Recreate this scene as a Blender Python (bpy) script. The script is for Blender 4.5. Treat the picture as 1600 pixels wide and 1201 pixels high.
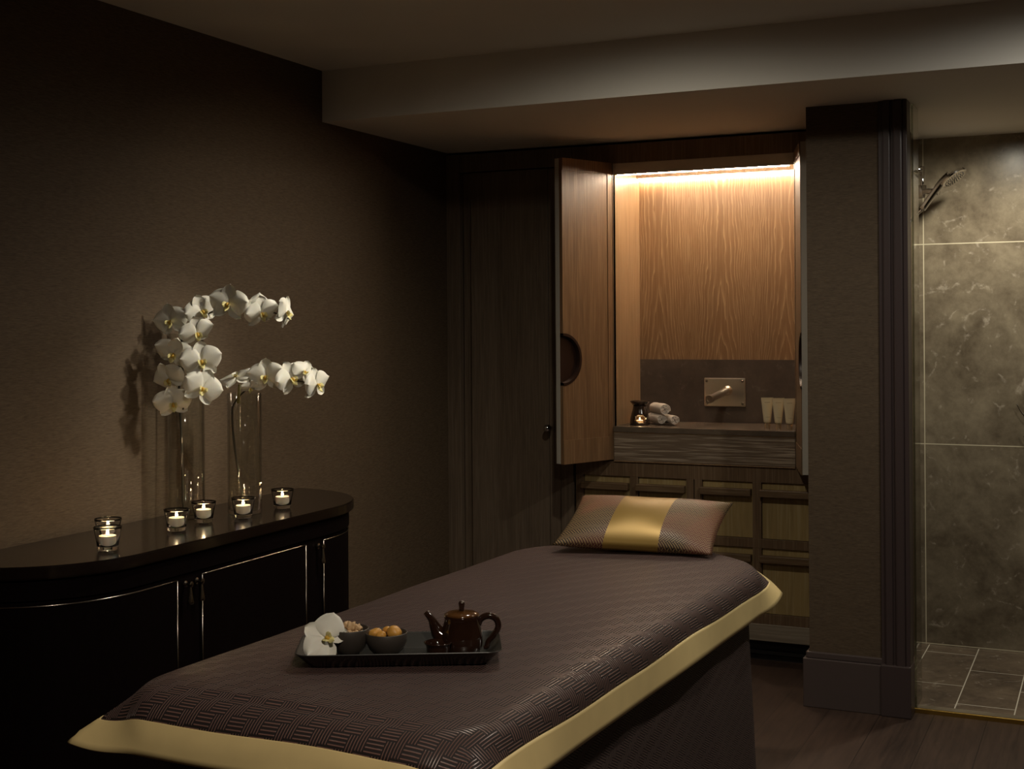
import bpy, bmesh, math, random
from mathutils import Vector, Matrix
random.seed(7)
PI = math.pi
for o in list(bpy.data.objects): bpy.data.objects.remove(o)
sc = bpy.context.scene
COL = sc.collection

# ------------------------------------------------------------------ camera
FPX, HOR, CAMH = 2035.0, 507.0, 1.5
yaw = math.atan2(940, 2035.0); rho = math.radians(.4)
R0 = Vector((math.cos(yaw), math.sin(yaw), 0)); FW = Vector((-math.sin(yaw), math.cos(yaw), 0)); UPZ = Vector((0, 0, 1))
CU = UPZ*math.cos(rho) + R0*math.sin(rho); CR = R0*math.cos(rho) - UPZ*math.sin(rho)
cam = bpy.data.cameras.new('camera'); camo = bpy.data.objects.new('camera', cam); COL.objects.link(camo)
camo.matrix_world = Matrix(((CR.x, CU.x, -FW.x, 0), (CR.y, CU.y, -FW.y, 0), (CR.z, CU.z, -FW.z, CAMH), (0, 0, 0, 1)))
cam.sensor_fit = 'HORIZONTAL'; cam.sensor_width = 36; cam.lens = 36*FPX/1600
cam.shift_y = (HOR-600.5)/1600; cam.clip_start = .05; cam.clip_end = 60
sc.camera = camo

# ------------------------------------------------------------------ world, exposure, room lights, added fill
w = bpy.data.worlds.new('world'); sc.world = w; w.use_nodes = True
w.node_tree.nodes['Background'].inputs[0].default_value = (1, .85, .7, 1)
w.node_tree.nodes['Background'].inputs[1].default_value = .0
sc.view_settings.view_transform = 'Standard'; sc.view_settings.look = 'None'
sc.view_settings.gamma = 1; sc.view_settings.exposure = 0
sc.view_settings.use_curve_mapping = False

def spot(name, loc, target, watts, angle, blend, col=(1, .80, .58), size=.04):
    l = bpy.data.lights.new(name, 'SPOT'); l.energy = watts; l.color = col
    l.spot_size = math.radians(angle); l.spot_blend = blend; l.shadow_soft_size = size
    o = bpy.data.objects.new(name, l); COL.objects.link(o); o.location = loc
    o.rotation_euler = (Vector(target)-Vector(loc)).to_track_quat('-Z', 'Y').to_euler()
    return o
# recessed ceiling downlights of table and walkway (above the frame) and shower, plus added fill spots
spot('ceiling_downlight_table', (-1.45, 3.74, 2.545), (-1.45, 3.95, 0), 46, 172, .9, (1, .91, .74))
spot('ceiling_downlight_walkway', (.05, 3.85, 2.545), (.0, 4.0, 0), 54, 172, .8, (1, .94, .81))
spot('fill_spot_near_table', (-.2, .9, 2.53), (-1.35, 2.15, .7), 100, 78, 1, (1, .87, .70))  # added fill for the near border and tray, no known lamp here
spot('fill_spot_left_wall', (-.95, 4.05, 2.545), (-2.97, 4.15, .95), 46, 72, 1, (1, .87, .64))  # added to lift the pool on the left wall, no such fixture known
spot('fill_spot_orchids', (-.95, 4.05, 2.545), (-2.72, 3.62, 1.42), 150, 24, 1, (1, .93, .78), .10)  # added spot that brightens the blossoms, not a known fixture
spot('shower_downlight', (-.42, 5.72, 2.32), (-.45, 5.95, 0), 38, 165, .8, (1, .93, .76))

# ------------------------------------------------------------------ node helpers
class NT:
    def __init__(s, name):
        s.m = bpy.data.materials.new(name); s.m.use_nodes = True; s.t = s.m.node_tree
        s.b = s.t.nodes['Principled BSDF']; s.out = s.t.nodes['Material Output']
    def n(s, typ, **k):
        x = s.t.nodes.new(typ)
        for a, v in k.items(): setattr(x, a, v)
        return x
    def l(s, a, b): s.t.links.new(a, b)
    def put(s, sock, v):
        if isinstance(v, (int, float)): sock.default_value = v
        elif isinstance(v, tuple): sock.default_value = v if len(v) == 4 or sock.type == 'VECTOR' else v+(1,)
        else: s.l(v, sock)
    def math(s, op, a, b=0, c=0, clamp=False):
        x = s.n('ShaderNodeMath', operation=op, use_clamp=clamp)
        s.put(x.inputs[0], a); s.put(x.inputs[1], b); s.put(x.inputs[2], c); return x.outputs[0]
    def mix(s, f, a, b, bt='MIX'):
        x = s.n('ShaderNodeMix', data_type='RGBA', blend_type=bt)
        s.put(x.inputs[0], f); s.put(x.inputs[6], a); s.put(x.inputs[7], b); return x.outputs[2]
    def coord(s, kind='Object'): return s.n('ShaderNodeTexCoord').outputs[kind]
    def mapping(s, v, sc_=(1, 1, 1), loc=(0, 0, 0), rot=(0, 0, 0)):
        x = s.n('ShaderNodeMapping'); s.l(v, x.inputs[0]); x.inputs[1].default_value = loc
        x.inputs[2].default_value = rot; x.inputs[3].default_value = sc_; return x.outputs[0]
    def noise(s, v, scale=1, detail=4, rough=.5, dist=0):
        x = s.n('ShaderNodeTexNoise'); s.l(v, x.inputs['Vector']); x.inputs['Scale'].default_value = scale
        x.inputs['Detail'].default_value = detail; x.inputs['Roughness'].default_value = rough
        x.inputs['Distortion'].default_value = dist; return x.outputs[0]
    def ramp(s, f, stops):
        x = s.n('ShaderNodeValToRGB'); s.l(f, x.inputs[0]); e = x.color_ramp.elements
        while len(e) < len(stops): e.new(.5)
        for i, (p, c) in enumerate(stops):
            e[i].position = p; e[i].color = (c, c, c, 1) if isinstance(c, (int, float)) else tuple(c)+(1,)
        return x.outputs[0]
    def bump(s, h, strength=.3, dist=.002):
        x = s.n('ShaderNodeBump'); s.put(x.inputs['Height'], h); x.inputs['Strength'].default_value = strength
        x.inputs['Distance'].default_value = dist; s.l(x.outputs[0], s.b.inputs['Normal'])
    def base(s, c): s.put(s.b.inputs['Base Color'], c)
    def rough(s, v): s.put(s.b.inputs['Roughness'], v)

def plain(name, col, rough=.5, metal=0, coat=0, var=.06, scale=30, bump=0):
    m = NT(name); v = m.coord()
    nz = m.noise(v, scale, 3)
    m.base(m.mix(nz, tuple(c*(1-var) for c in col), tuple(min(1, c*(1+var)) for c in col)))
    m.rough(rough); m.b.inputs['Metallic'].default_value = metal
    m.b.inputs['Coat Weight'].default_value = coat; m.b.inputs['Coat Roughness'].default_value = .08
    if bump: m.bump(nz, bump)
    return m.m

def wood(name, base, light, axis='z', dens=130, rough=.42, pores=.5):
    """limed oak: fine light pores along the grain over a slow tone change"""
    m = NT(name); v = m.coord()
    s = {'z': (1, 1, .022), 'x': (.022, 1, 1), 'y': (1, .022, 1)}[axis]
    s2 = {'z': (1, 1, .12), 'x': (.12, 1, 1), 'y': (1, .12, 1)}[axis]
    a = m.noise(m.mapping(v, s), dens, 3, .6)
    b = m.noise(m.mapping(v, s2), 14, 3, .55, 1.2)
    fine = m.ramp(a, [(.50, 0), (.62, 1)])
    rings = m.ramp(m.math('PINGPONG', m.math('MULTIPLY', b, 6), 1), [(0, 0), (1, 1)])
    dark = tuple(c*.80 for c in base)
    c = m.mix(rings, dark, base)
    c = m.mix(m.math('MULTIPLY', fine, pores), c, light)
    m.base(c); m.rough(rough); m.bump(fine, .25, .001)
    return m.m

def cathedral(name, base, light, cx, per, rough=.42):
    """crown-cut veneer, book-matched leaves: vertical lines above, arches low down"""
    m = NT(name); v = m.coord(); sx = m.n('ShaderNodeSeparateXYZ'); m.l(v, sx.inputs[0])
    wob = m.noise(m.mapping(v, (1, 1, .35)), 7, 3, .6)
    x = m.math('SUBTRACT', sx.outputs[0], cx)
    x = m.math('PINGPONG', x, per)
    x = m.math('ADD', x, m.math('MULTIPLY', m.math('SUBTRACT', wob, .5), .06))
    z = sx.outputs[2]
    zz = m.math('MAXIMUM', m.math('SUBTRACT', .85, z), 0)     # local height, arches near the bottom
    g = m.math('ADD', m.math('MULTIPLY', m.math('MULTIPLY', x, x), 300), m.math('MULTIPLY', m.math('MULTIPLY', zz, zz), -9))
    g = m.math('ADD', g, m.math('MULTIPLY', x, 22))
    g = m.math('ADD', g, m.math('MULTIPLY', m.noise(m.mapping(v, (1, 1, .1)), 60, 3), .8))
    fr = m.math('FRACT', g)
    line = m.ramp(fr, [(0, 1), (.16, .35), (.36, 0), (.93, 0), (1, 1)])
    brk = m.ramp(m.noise(m.mapping(v, (1, 1, .06)), 160, 2), [(.42, 0), (.55, 1)])
    fine = m.ramp(m.noise(m.mapping(v, (1, 1, .02)), 210, 2), [(.52, 0), (.66, 1)])
    tone = m.noise(m.mapping(v, (1, 1, .25)), 5, 2)
    c = m.mix(tone, tuple(q*.75 for q in base), tuple(q*1.2 for q in base))
    c = m.mix(m.math('MULTIPLY', m.math('MULTIPLY', line, m.math('ADD', m.math('MULTIPLY', brk, .6), .4)), .62), c, light)
    c = m.mix(m.math('MULTIPLY', fine, .22), c, light)
    m.base(c); m.rough(rough); return m.m

def wallpaper(name, ca, cb):
    m = NT(name); v = m.coord()
    a = m.noise(m.mapping(v, (.06, .06, 1)), 700, 2, .6)
    b = m.noise(m.mapping(v, (.12, .12, 1)), 160, 3, .6)
    f = m.math('ADD', m.math('MULTIPLY', a, .7), m.math('MULTIPLY', b, .3))
    m.base(m.mix(m.ramp(f, [(.38, 0), (.62, 1)]), ca, cb)); m.rough(.62); m.bump(f, .5, .0015)
    m.b.inputs['Specular IOR Level'].default_value = .25
    return m.m

def stone(name, base, dark, vein, grout=None, size=(.92, .92), off=(0, 0, 0), rot=(0, 0, 0), stagger=0, rough=.28, veins=1.0):
    m = NT(name); v = m.coord()
    n1 = m.noise(v, 3.2, 8, .62, .6); n2 = m.noise(v, 17, 6, .7)
    f = m.math('ADD', m.math('MULTIPLY', n1, .65), m.math('MULTIPLY', n2, .35))
    c = m.mix(m.ramp(f, [(.38, 0), (.64, 1)]), dark, base)
    nd = m.n('ShaderNodeTexNoise'); m.l(v, nd.inputs['Vector']); nd.inputs['Scale'].default_value = 5; nd.inputs['Detail'].default_value = 5
    vv = m.n('ShaderNodeVectorMath', operation='ADD'); m.l(v, vv.inputs[0])
    sc2 = m.n('ShaderNodeVectorMath', operation='SCALE'); m.l(nd.outputs[1], sc2.inputs[0]); sc2.inputs[3].default_value = .3
    m.l(sc2.outputs[0], vv.inputs[1])
    vo = m.n('ShaderNodeTexVoronoi', feature='DISTANCE_TO_EDGE'); m.l(vv.outputs[0], vo.inputs['Vector']); vo.inputs['Scale'].default_value = 6.5
    ln = m.ramp(vo.outputs[0], [(0, 1), (.02, .6), (.06, 0)])
    msk = m.ramp(m.noise(v, 13, 5, .7), [(.54, 0), (.64, 1)])
    ln = m.math('MULTIPLY', m.math('MULTIPLY', ln, msk), .5*veins)
    vo2 = m.n('ShaderNodeTexVoronoi'); m.l(vv.outputs[0], vo2.inputs['Vector']); vo2.inputs['Scale'].default_value = 17
    sp = m.math('MULTIPLY', m.ramp(vo2.outputs[0], [(.08, 1), (.24, 0)]), m.ramp(m.noise(v, 16, 3), [(.53, 0), (.68, 1)]))
    c = m.mix(m.math('MAXIMUM', ln, m.math('MULTIPLY', sp, .55*veins)), c, vein)
    if grout:
        br = m.n('ShaderNodeTexBrick', offset=stagger, offset_frequency=2, squash=1)
        m.l(m.mapping(v, (1, 1, 1), off, rot), br.inputs['Vector'])
        br.inputs['Scale'].default_value = 1; br.inputs['Mortar Size'].default_value = .0022
        br.inputs['Mortar Smooth'].default_value = 0; br.inputs['Brick Width'].default_value = size[0]; br.inputs['Row Height'].default_value = size[1]
        c = m.mix(br.outputs[1], c, grout)
    m.base(c); m.rough(rough); m.b.inputs['Specular IOR Level'].default_value = .35
    return m.m

def weave(name, base, thread, cell=.021, lines=3.0, rot=0, rough_lo=.32, rough_hi=.6, sheen=0, metal=0.0, str_=.9, dist=.0016, flash=None, cell2=None, lines2=None, thin=.38):
    """woven fret: blocks of parallel raised threads turning at right angles (uses the cloth's own UV in metres)"""
    m = NT(name); uv = m.coord('UV'); mp = m.mapping(uv, (1/cell, 1/(cell2 or cell), 1), rot=(0, 0, rot))
    sx = m.n('ShaderNodeSeparateXYZ'); m.l(mp, sx.inputs[0]); u, v = sx.outputs[0], sx.outputs[1]
    # diagonal shift of the rows gives the stepped fret
    k = m.math('MODULO', m.math('ADD', m.math('SUBTRACT', m.math('FLOOR', u), m.math('FLOOR', v)), 4000), 4)
    par = m.math('GREATER_THAN', k, 1.5)                       # 1: threads along v, 0: threads along u
    def stripe(w, lines=lines):
        return m.ramp(m.math('PINGPONG', m.math('MULTIPLY', w, lines*2), 1), [(thin, 0), (thin+.24, 1)])
    def edge(w):
        return m.ramp(m.math('PINGPONG', w, .5), [(.015, 0), (.045, 1)])
    fu, fv = m.math('FRACT', u), m.math('FRACT', v)
    lu = m.math('MULTIPLY', m.math('ADD', fu, m.math('COMPARE', k, 1, .1)), .5)
    lv = m.math('MULTIPLY', m.math('ADD', fv, m.math('COMPARE', k, 2, .1)), .5)
    a = m.math('MULTIPLY', stripe(fu), edge(lv)); b = m.math('MULTIPLY', stripe(fv, lines2 or lines), edge(lu))
    h = m.math('ADD', m.math('MULTIPLY', a, par), m.math('MULTIPLY', b, m.math('SUBTRACT', 1, par)))
    big = m.noise(uv, 3.5, 3)
    c = m.mix(m.math('MULTIPLY', h, m.math('ADD', .75, m.math('MULTIPLY', big, .5))), base, thread)
    if flash:
        c = m.mix(m.math('MULTIPLY', m.ramp(m.noise(uv, 6, 1), [(.45, 0), (.6, 1)]), m.math('SUBTRACT', 1, h)), c, flash)
    m.base(c); m.rough(m.math('SUBTRACT', rough_hi, m.math('MULTIPLY', h, rough_hi-rough_lo)))
    m.b.inputs['Metallic'].default_value = metal
    m.b.inputs['Sheen Weight'].default_value = sheen; m.b.inputs['Sheen Roughness'].default_value = .4
    m.bump(h, str_, dist); return m.m

def glass(name, tint=(.95, .97, .95), edge=.55, rough=0.0):
    """thin blown glass: clear straight on, mirror-like at grazing angles"""
    m = NT(name); t = m.t
    t.nodes.remove(m.b)
    tr = m.n('ShaderNodeBsdfTransparent')
    gl = m.n('ShaderNodeBsdfGlossy'); gl.inputs[0].default_value = (1, 1, 1, 1); gl.inputs['Roughness'].default_value = .03+rough
    lw = m.n('ShaderNodeLayerWeight'); lw.inputs[0].default_value = .5
    fr = m.math('ADD', m.math('MULTIPLY', m.math('POWER', lw.outputs['Facing'], 3.2), edge), .03)
    m.l(m.mix(m.math('POWER', lw.outputs['Facing'], 5), tint, tuple(c*.25 for c in tint)), tr.inputs[0])
    mx = m.n('ShaderNodeMixShader'); m.l(fr, mx.inputs[0])
    m.l(tr.outputs[0], mx.inputs[1]); m.l(gl.outputs[0], mx.inputs[2]); m.l(mx.outputs[0], m.out.inputs[0])
    return m.m

def emit(name, col, s):
    m = NT(name); m.b.inputs['Base Color'].default_value = col+(1,)
    m.b.inputs['Emission Color'].default_value = col+(1,); m.b.inputs['Emission Strength'].default_value = s
    return m.m

M = {}
M['wallpaper'] = wallpaper('wallpaper', (.078, .053, .034), (.134, .096, .061))
M['ceiling'] = plain('ceiling_paint', (.80, .77, .71), .8, var=.03, scale=3)
M['paint'] = plain('taupe_satin_paint', (.082, .060, .055), .38, var=.04, scale=4)
M['casing'] = plain('plum_satin_paint', (.062, .043, .042), .35, var=.04, scale=4)
M['wood_v'] = wood('oak_dark_vertical', (.150, .092, .050), (.30, .21, .13), 'z', 150, .45, .35)
M['wood_h'] = wood('oak_dark_horizontal', (.150, .092, .048), (.30, .21, .12), 'x', 150, .45, .35)
M['wood_apron'] = wood('oak_limed_apron', (.19, .135, .092), (.55, .45, .34), 'x', 190, .4, .7)
M['wood_side'] = wood('oak_pale_side', (.34, .21, .11), (.55, .40, .25), 'z', 180, .4, .3)
M['wood_leaf'] = wood('oak_leaf', (.20, .112, .055), (.40, .26, .14), 'z', 160, .4, .35)
M['wood_reed'] = wood('oak_reeded', (.36, .255, .105), (.46, .36, .19), 'z', 95, .5, .5)
M['wood_ward'] = wood('oak_wardrobe', (.150, .108, .074), (.26, .20, .145), 'z', 150, .5, .3)
M['wood_back'] = cathedral('oak_crown_cut', (.21, .115, .053), (.50, .33, .18), .30, .155)
M['grey_oak'] = wood('grey_oak_skirting', (.27, .22, .16), (.4, .34, .27), 'x', 150, .5, .3)
M['grey_edge'] = plain('grey_lacquer_edge', (.50, .47, .41), .45)
M['grey_panel'] = plain('grey_lacquer_valance', (.60, .54, .46), .5)
M['splash'] = stone('basin_stone', (.115, .086, .066), (.066, .048, .038), (.30, .25, .2), rough=.4, veins=.5)
M['counter'] = stone('counter_stone', (.17, .125, .09), (.10, .075, .055), (.3, .25, .2), rough=.25, veins=.3)
M['shower_wall'] = stone('shower_wall_stone', (.34, .285, .200), (.14, .110, .075), (.66, .58, .47), (.75, .68, .5), (.92, .92), (.795-.92, .017, 0), (PI/2, 0, 0))
M['shower_side'] = stone('shower_side_stone', (.34, .285, .200), (.14, .110, .075), (.66, .58, .47))
M['shower_floor'] = stone('shower_floor_stone', (.24, .18, .125), (.11, .082, .06), (.6, .52, .42), (.78, .72, .6), (.53, .215), (0, 0, 0), (0, 0, PI/2), .5, .25, .8)
M['threshold'] = stone('threshold_stone', (.30, .245, .18), (.18, .145, .1), (.5, .45, .36), rough=.3, veins=.3)
M['brass'] = plain('brass', (.50, .32, .08), .35, 1, bump=.05)
M['lacquer'] = plain('black_lacquer', (.005, .003, .003), .5, 0, 0, var=.2)
M['lacquer'].node_tree.nodes['Principled BSDF'].inputs['Specular IOR Level'].default_value = .03
M['lacquer_top'] = plain('dark_lacquer_top', (.010, .0055, .004), .20, 0, .35, var=.2)
M['steel'] = plain('polished_steel_inlay', (.46, .40, .34), .2, 1)
M['chrome'] = plain('chrome', (.72, .72, .72), .08, 1)
M['brushed'] = plain('brushed_steel', (.78, .70, .60), .30, 1, var=.08, scale=6)
M['glass'] = plain('clear_glass', (1, 1, 1), .0, var=0)
gb = M['glass'].node_tree.nodes['Principled BSDF']; gb.inputs['Transmission Weight'].default_value = 1; gb.inputs['IOR'].default_value = 1.36
M['vase_glass'] = glass('vase_glass', (.95, .955, .94), .85)
M['screen'] = glass('shower_screen_glass', (.80, .83, .76), .9)
M['wax'] = plain('white_wax', (.80, .72, .60), .5)
M['wax'].node_tree.nodes['Principled BSDF'].inputs['Subsurface Weight'].default_value = .35
M['wax'].node_tree.nodes['Principled BSDF'].inputs['Subsurface Radius'].default_value = (.02, .012, .006)
M['flame'] = emit('candle_flame', (1, .74, .40), 45)
M['led'] = emit('warm_led', (1, .81, .60), 55)
M['led_front'] = emit('warm_led_front', (1, .81, .60), 165)
M['led_thin'] = emit('warm_led_thin', (1, .76, .50), 14)
M['petal'] = plain('orchid_petal', (.80, .78, .70), .5, var=.04, scale=60, bump=.1)
pb = M['petal'].node_tree.nodes['Principled BSDF']; pb.inputs['Subsurface Weight'].default_value = .25; pb.inputs['Subsurface Radius'].default_value = (.01, .008, .005)
M['lip'] = plain('orchid_lip', (.80, .68, .30), .5, var=.35, scale=140)
M['lip_gold'] = plain('orchid_throat', (.62, .38, .05), .5)
M['stem'] = plain('orchid_stem', (.035, .028, .016), .5)
M['stem_green'] = plain('orchid_stem_green', (.20, .17, .05), .5)
M['coverlet'] = weave('plum_fret_brocade', (.013, .007, .007), (.185, .102, .086), .020, 3, 0, .30, .75, cell2=.034, lines2=4, thin=.52)
M['coverlet'].node_tree.nodes['Principled BSDF'].inputs['Specular IOR Level'].default_value = .5
M['skirt'] = weave('plum_skirt_cloth', (.018, .010, .011), (.105, .068, .060), .018, 3, .45, .45, .7)
M['border'] = plain('gold_silk_border', (.76, .59, .28), .45, var=.10, scale=14, bump=.05)
M['pillow'] = weave('maze_brocade', (.016, .007, .007), (.25, .165, .075), .0130, 2.0, PI/4, .40, .6, metal=.0, str_=.4, dist=.0006, flash=(.13, .026, .024))
M['satin'] = plain('gold_satin', (.31, .195, .048), .42, .35, var=.05, scale=5)
M['tray'] = plain('black_lacquer_tray', (.022, .021, .018), .36, 0, .15, var=.2)
M['bowl'] = plain('matt_charcoal_stoneware', (.045, .036, .030), .5, var=.12, scale=50)
M['tea'] = plain('brown_glazed_stoneware', (.022, .009, .005), .1, 0, .5, var=.5, scale=22)
M['tea_lid'] = plain('amber_glazed_lid', (.085, .035, .010), .12, 0, .5, var=.3, scale=40)
M['nut'] = plain('walnut_kernel', (.58, .38, .20), .6, var=.3, scale=120, bump=.5)
M['apricot'] = plain('dried_apricot', (.62, .31, .06), .45, var=.2, scale=50, bump=.3)
M['towel'] = plain('white_terry', (.72, .64, .56), .9, var=.08, scale=400, bump=.6)
M['tube'] = plain('pearl_tube', (.70, .62, .42), .32, .1, var=.03)
M['tube_cap'] = plain('clear_gold_cap', (.62, .48, .32), .15, .6)
M['ink'] = plain('bronze_ink', (.25, .18, .09), .5)
M['burner'] = plain('bronze_glazed_ceramic', (.035, .020, .012), .14, 0, .5, var=.3)
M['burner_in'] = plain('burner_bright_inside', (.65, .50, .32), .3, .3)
M['dark'] = plain('dark_recess_wood', (.018, .009, .006), .45)
M['pull'] = plain('dark_bronze_pull', (.030, .013, .008), .4, .2)
M['kick'] = plain('black_plinth', (.008, .006, .005), .5)
def floor_wood():
    m = NT('dark_oak_boards'); v = m.coord()
    br = m.n('ShaderNodeTexBrick', offset=.37, offset_frequency=2)
    m.l(m.mapping(v, (1, 1, 1), (0, .06, 0), (0, 0, PI/2)), br.inputs['Vector']); br.inputs['Scale'].default_value = 1
    br.inputs['Brick Width'].default_value = 1.9; br.inputs['Row Height'].default_value = .19; br.inputs['Mortar Size'].default_value = .0012
    br.inputs['Color1'].default_value = (.3, .3, .3, 1); br.inputs['Color2'].default_value = (.75, .75, .75, 1)
    a = m.noise(m.mapping(v, (1, .05, 1)), 60, 4, .6, .4); b = m.noise(m.mapping(v, (1, .3, 1)), 7, 4, .6, 1)
    f = m.math('ADD', m.math('MULTIPLY', a, .5), m.math('MULTIPLY', b, .5))
    c = m.mix(m.ramp(f, [(.36, 0), (.62, 1)]), (.026, .014, .010), (.085, .050, .035))
    c = m.mix(.35, c, m.mix(br.outputs[0], (.016, .009, .007), (.085, .052, .036)), 'MIX')
    c = m.mix(br.outputs[1], c, (.01, .006, .004))
    m.base(c); m.rough(.42); m.bump(a, .15, .001); return m.m
M['floor'] = floor_wood()

# ------------------------------------------------------------------ mesh helpers (world coordinates in, local meshes out)
class B:
    def __init__(s): s.bm = bmesh.new(); s.uv = None
    def box(s, x0, x1, y0, y1, z0, z1, bev=0):
        r = bmesh.ops.create_cube(s.bm, size=1)
        for v in r['verts']:
            v.co = Vector(((x0+x1)/2+v.co.x*(x1-x0), (y0+y1)/2+v.co.y*(y1-y0), (z0+z1)/2+v.co.z*(z1-z0)))
        if bev:
            es = list({e for v in r['verts'] for e in v.link_edges})
            bmesh.ops.bevel(s.bm, geom=es, offset=bev, segments=2, affect='EDGES', profile=.5)
        return s
    def prism(s, pts, vec, flip=False):
        """extrude a closed outline (list of 3-D points) along vec"""
        vec = Vector(vec); a = [s.bm.verts.new(p) for p in pts]; b = [s.bm.verts.new(Vector(p)+vec) for p in pts]
        n = len(pts); s.bm.faces.new(a[::-1]); s.bm.faces.new(b)
        for i in range(n): s.bm.faces.new((a[i], a[(i+1) % n], b[(i+1) % n], b[i]))
        bmesh.ops.recalc_face_normals(s.bm, faces=s.bm.faces[:])
        return s
    def lathe(s, prof, c=(0, 0, 0), seg=32, axis=None, sx=1, sy=1):
        """prof: list of (r, z); axis: direction of the profile's z"""
        q = Vector((0, 0, 1)).rotation_difference(Vector(axis)) if axis else None
        rings = []
        for r, z in prof:
            if r < 1e-6:
                p = Vector((0, 0, z)); p = q @ p if q else p
                rings.append([s.bm.verts.new(p+Vector(c))]); continue
            ring = []
            for i in range(seg):
                a = 2*PI*i/seg; p = Vector((r*math.cos(a)*sx, r*math.sin(a)*sy, z)); p = q @ p if q else p
                ring.append(s.bm.verts.new(p+Vector(c)))
            rings.append(ring)
        for A, Bq in zip(rings, rings[1:]):
            for i in range(seg):
                j = (i+1) % seg
                if len(A) == 1 and len(Bq) == 1: continue
                if len(A) == 1: s.bm.faces.new((A[0], Bq[i], Bq[j]))
                elif len(Bq) == 1: s.bm.faces.new((A[i], A[j], Bq[0]))
                else: s.bm.faces.new((A[i], A[j], Bq[j], Bq[i]))
        return s
    def tube(s, pts, rad, seg=10, cap=True, smooth=4):
        P = [Vector(p) for p in pts]
        R = [rad]*len(P) if isinstance(rad, (int, float)) else list(rad)
        if smooth > 1 and len(P) > 2:
            Q, RR = [], []
            for i in range(len(P)-1):
                p0, p1, p2, p3 = P[max(i-1, 0)], P[i], P[i+1], P[min(i+2, len(P)-1)]
                for k in range(smooth):
                    t = k/smooth
                    Q.append(.5*((2*p1)+(p2-p0)*t+(2*p0-5*p1+4*p2-p3)*t*t+(3*p1-p0-3*p2+p3)*t**3)); RR.append(R[i]*(1-t)+R[i+1]*t)
            Q.append(P[-1]); RR.append(R[-1]); P, R = Q, RR
        rings = []; up = None
        for i, p in enumerate(P):
            d = (P[min(i+1, len(P)-1)]-P[max(i-1, 0)]).normalized()
            if up is None: up = d.orthogonal().normalized()
            up = (up-d*up.dot(d)).normalized(); sd = d.cross(up)
            rings.append([s.bm.verts.new(p+(up*math.cos(2*PI*k/seg)+sd*math.sin(2*PI*k/seg))*R[i]) for k in range(seg)])
        for a, b in zip(rings, rings[1:]):
            for k in range(seg): s.bm.faces.new((a[k], a[(k+1) % seg], b[(k+1) % seg], b[k]))
        if cap: s.bm.faces.new(rings[0][::-1]); s.bm.faces.new(rings[-1])
        return s
    def grid(s, P, uvs=None, keep=None):
        """P: 2-D list of points"""
        V = [[s.bm.verts.new(p) for p in row] for row in P]
        uvl = s.bm.loops.layers.uv.verify() if uvs else None
        for i in range(len(P)-1):
            for j in range(len(P[0])-1):
                if keep and not keep(i, j): continue
                f = s.bm.faces.new((V[i][j], V[i+1][j], V[i+1][j+1], V[i][j+1]))
                if uvs:
                    for lp, (a, b) in zip(f.loops, ((i, j), (i+1, j), (i+1, j+1), (i, j+1))): lp[uvl].uv = uvs[a][b]
        loose = [v for v in s.bm.verts if not v.link_faces]
        bmesh.ops.delete(s.bm, geom=loose, context='VERTS')
        return s
    def xf(s, mat): bmesh.ops.transform(s.bm, matrix=mat, verts=s.bm.verts[:]); return s

def org(o):
    v = Vector((0, 0, 0))
    while o: v += o.location; o = o.parent
    return v
def obj(name, b, mat, parent=None, smooth=False, label=None, cat=None, group=None, kind=None, loc=None, solid=0, sub=0, auto=None, recalc=True):
    bm = b.bm
    if recalc: bmesh.ops.recalc_face_normals(bm, faces=bm.faces[:])
    if parent: base = org(parent); L = Vector((0, 0, 0))
    else:
        if loc is None:
            xs = [v.co for v in bm.verts]
            loc = ((min(p.x for p in xs)+max(p.x for p in xs))/2, (min(p.y for p in xs)+max(p.y for p in xs))/2, min(p.z for p in xs))
        base = Vector(loc); L = base
    for v in bm.verts: v.co -= base
    me = bpy.data.meshes.new(name); bm.to_mesh(me); bm.free()
    if smooth:
        for p in me.polygons: p.use_smooth = True
        if auto: me.set_sharp_from_angle(angle=math.radians(auto))
    me.materials.append(M[mat] if isinstance(mat, str) else mat)
    o = bpy.data.objects.new(name, me); COL.objects.link(o); o.location = L
    if parent: o.parent = parent
    if solid:
        q = o.modifiers.new('solid', 'SOLIDIFY'); q.thickness = solid; q.offset = 0
    if sub:
        q = o.modifiers.new('sub', 'SUBSURF'); q.levels = sub; q.render_levels = sub
    return tag(o, label, cat, group, kind)
def tag(o, label=None, cat=None, group=None, kind=None):
    if label: o['label'] = label
    if cat: o['category'] = cat
    if group: o['group'] = group
    if kind: o['kind'] = kind
    return o
def thing(name, loc, label, cat, group=None):
    o = bpy.data.objects.new(name, None); COL.objects.link(o); o.location = loc; o.empty_display_size = .05
    return tag(o, label, cat, group)
def copy_tree(o, parent=None):
    c = o.copy(); COL.objects.link(c)
    if parent: c.parent = parent
    for ch in list(o.children): copy_tree(ch, c)
    return c
def struct(name, b, mat, **k): return obj(name, b, mat, kind='structure', **k)

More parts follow.
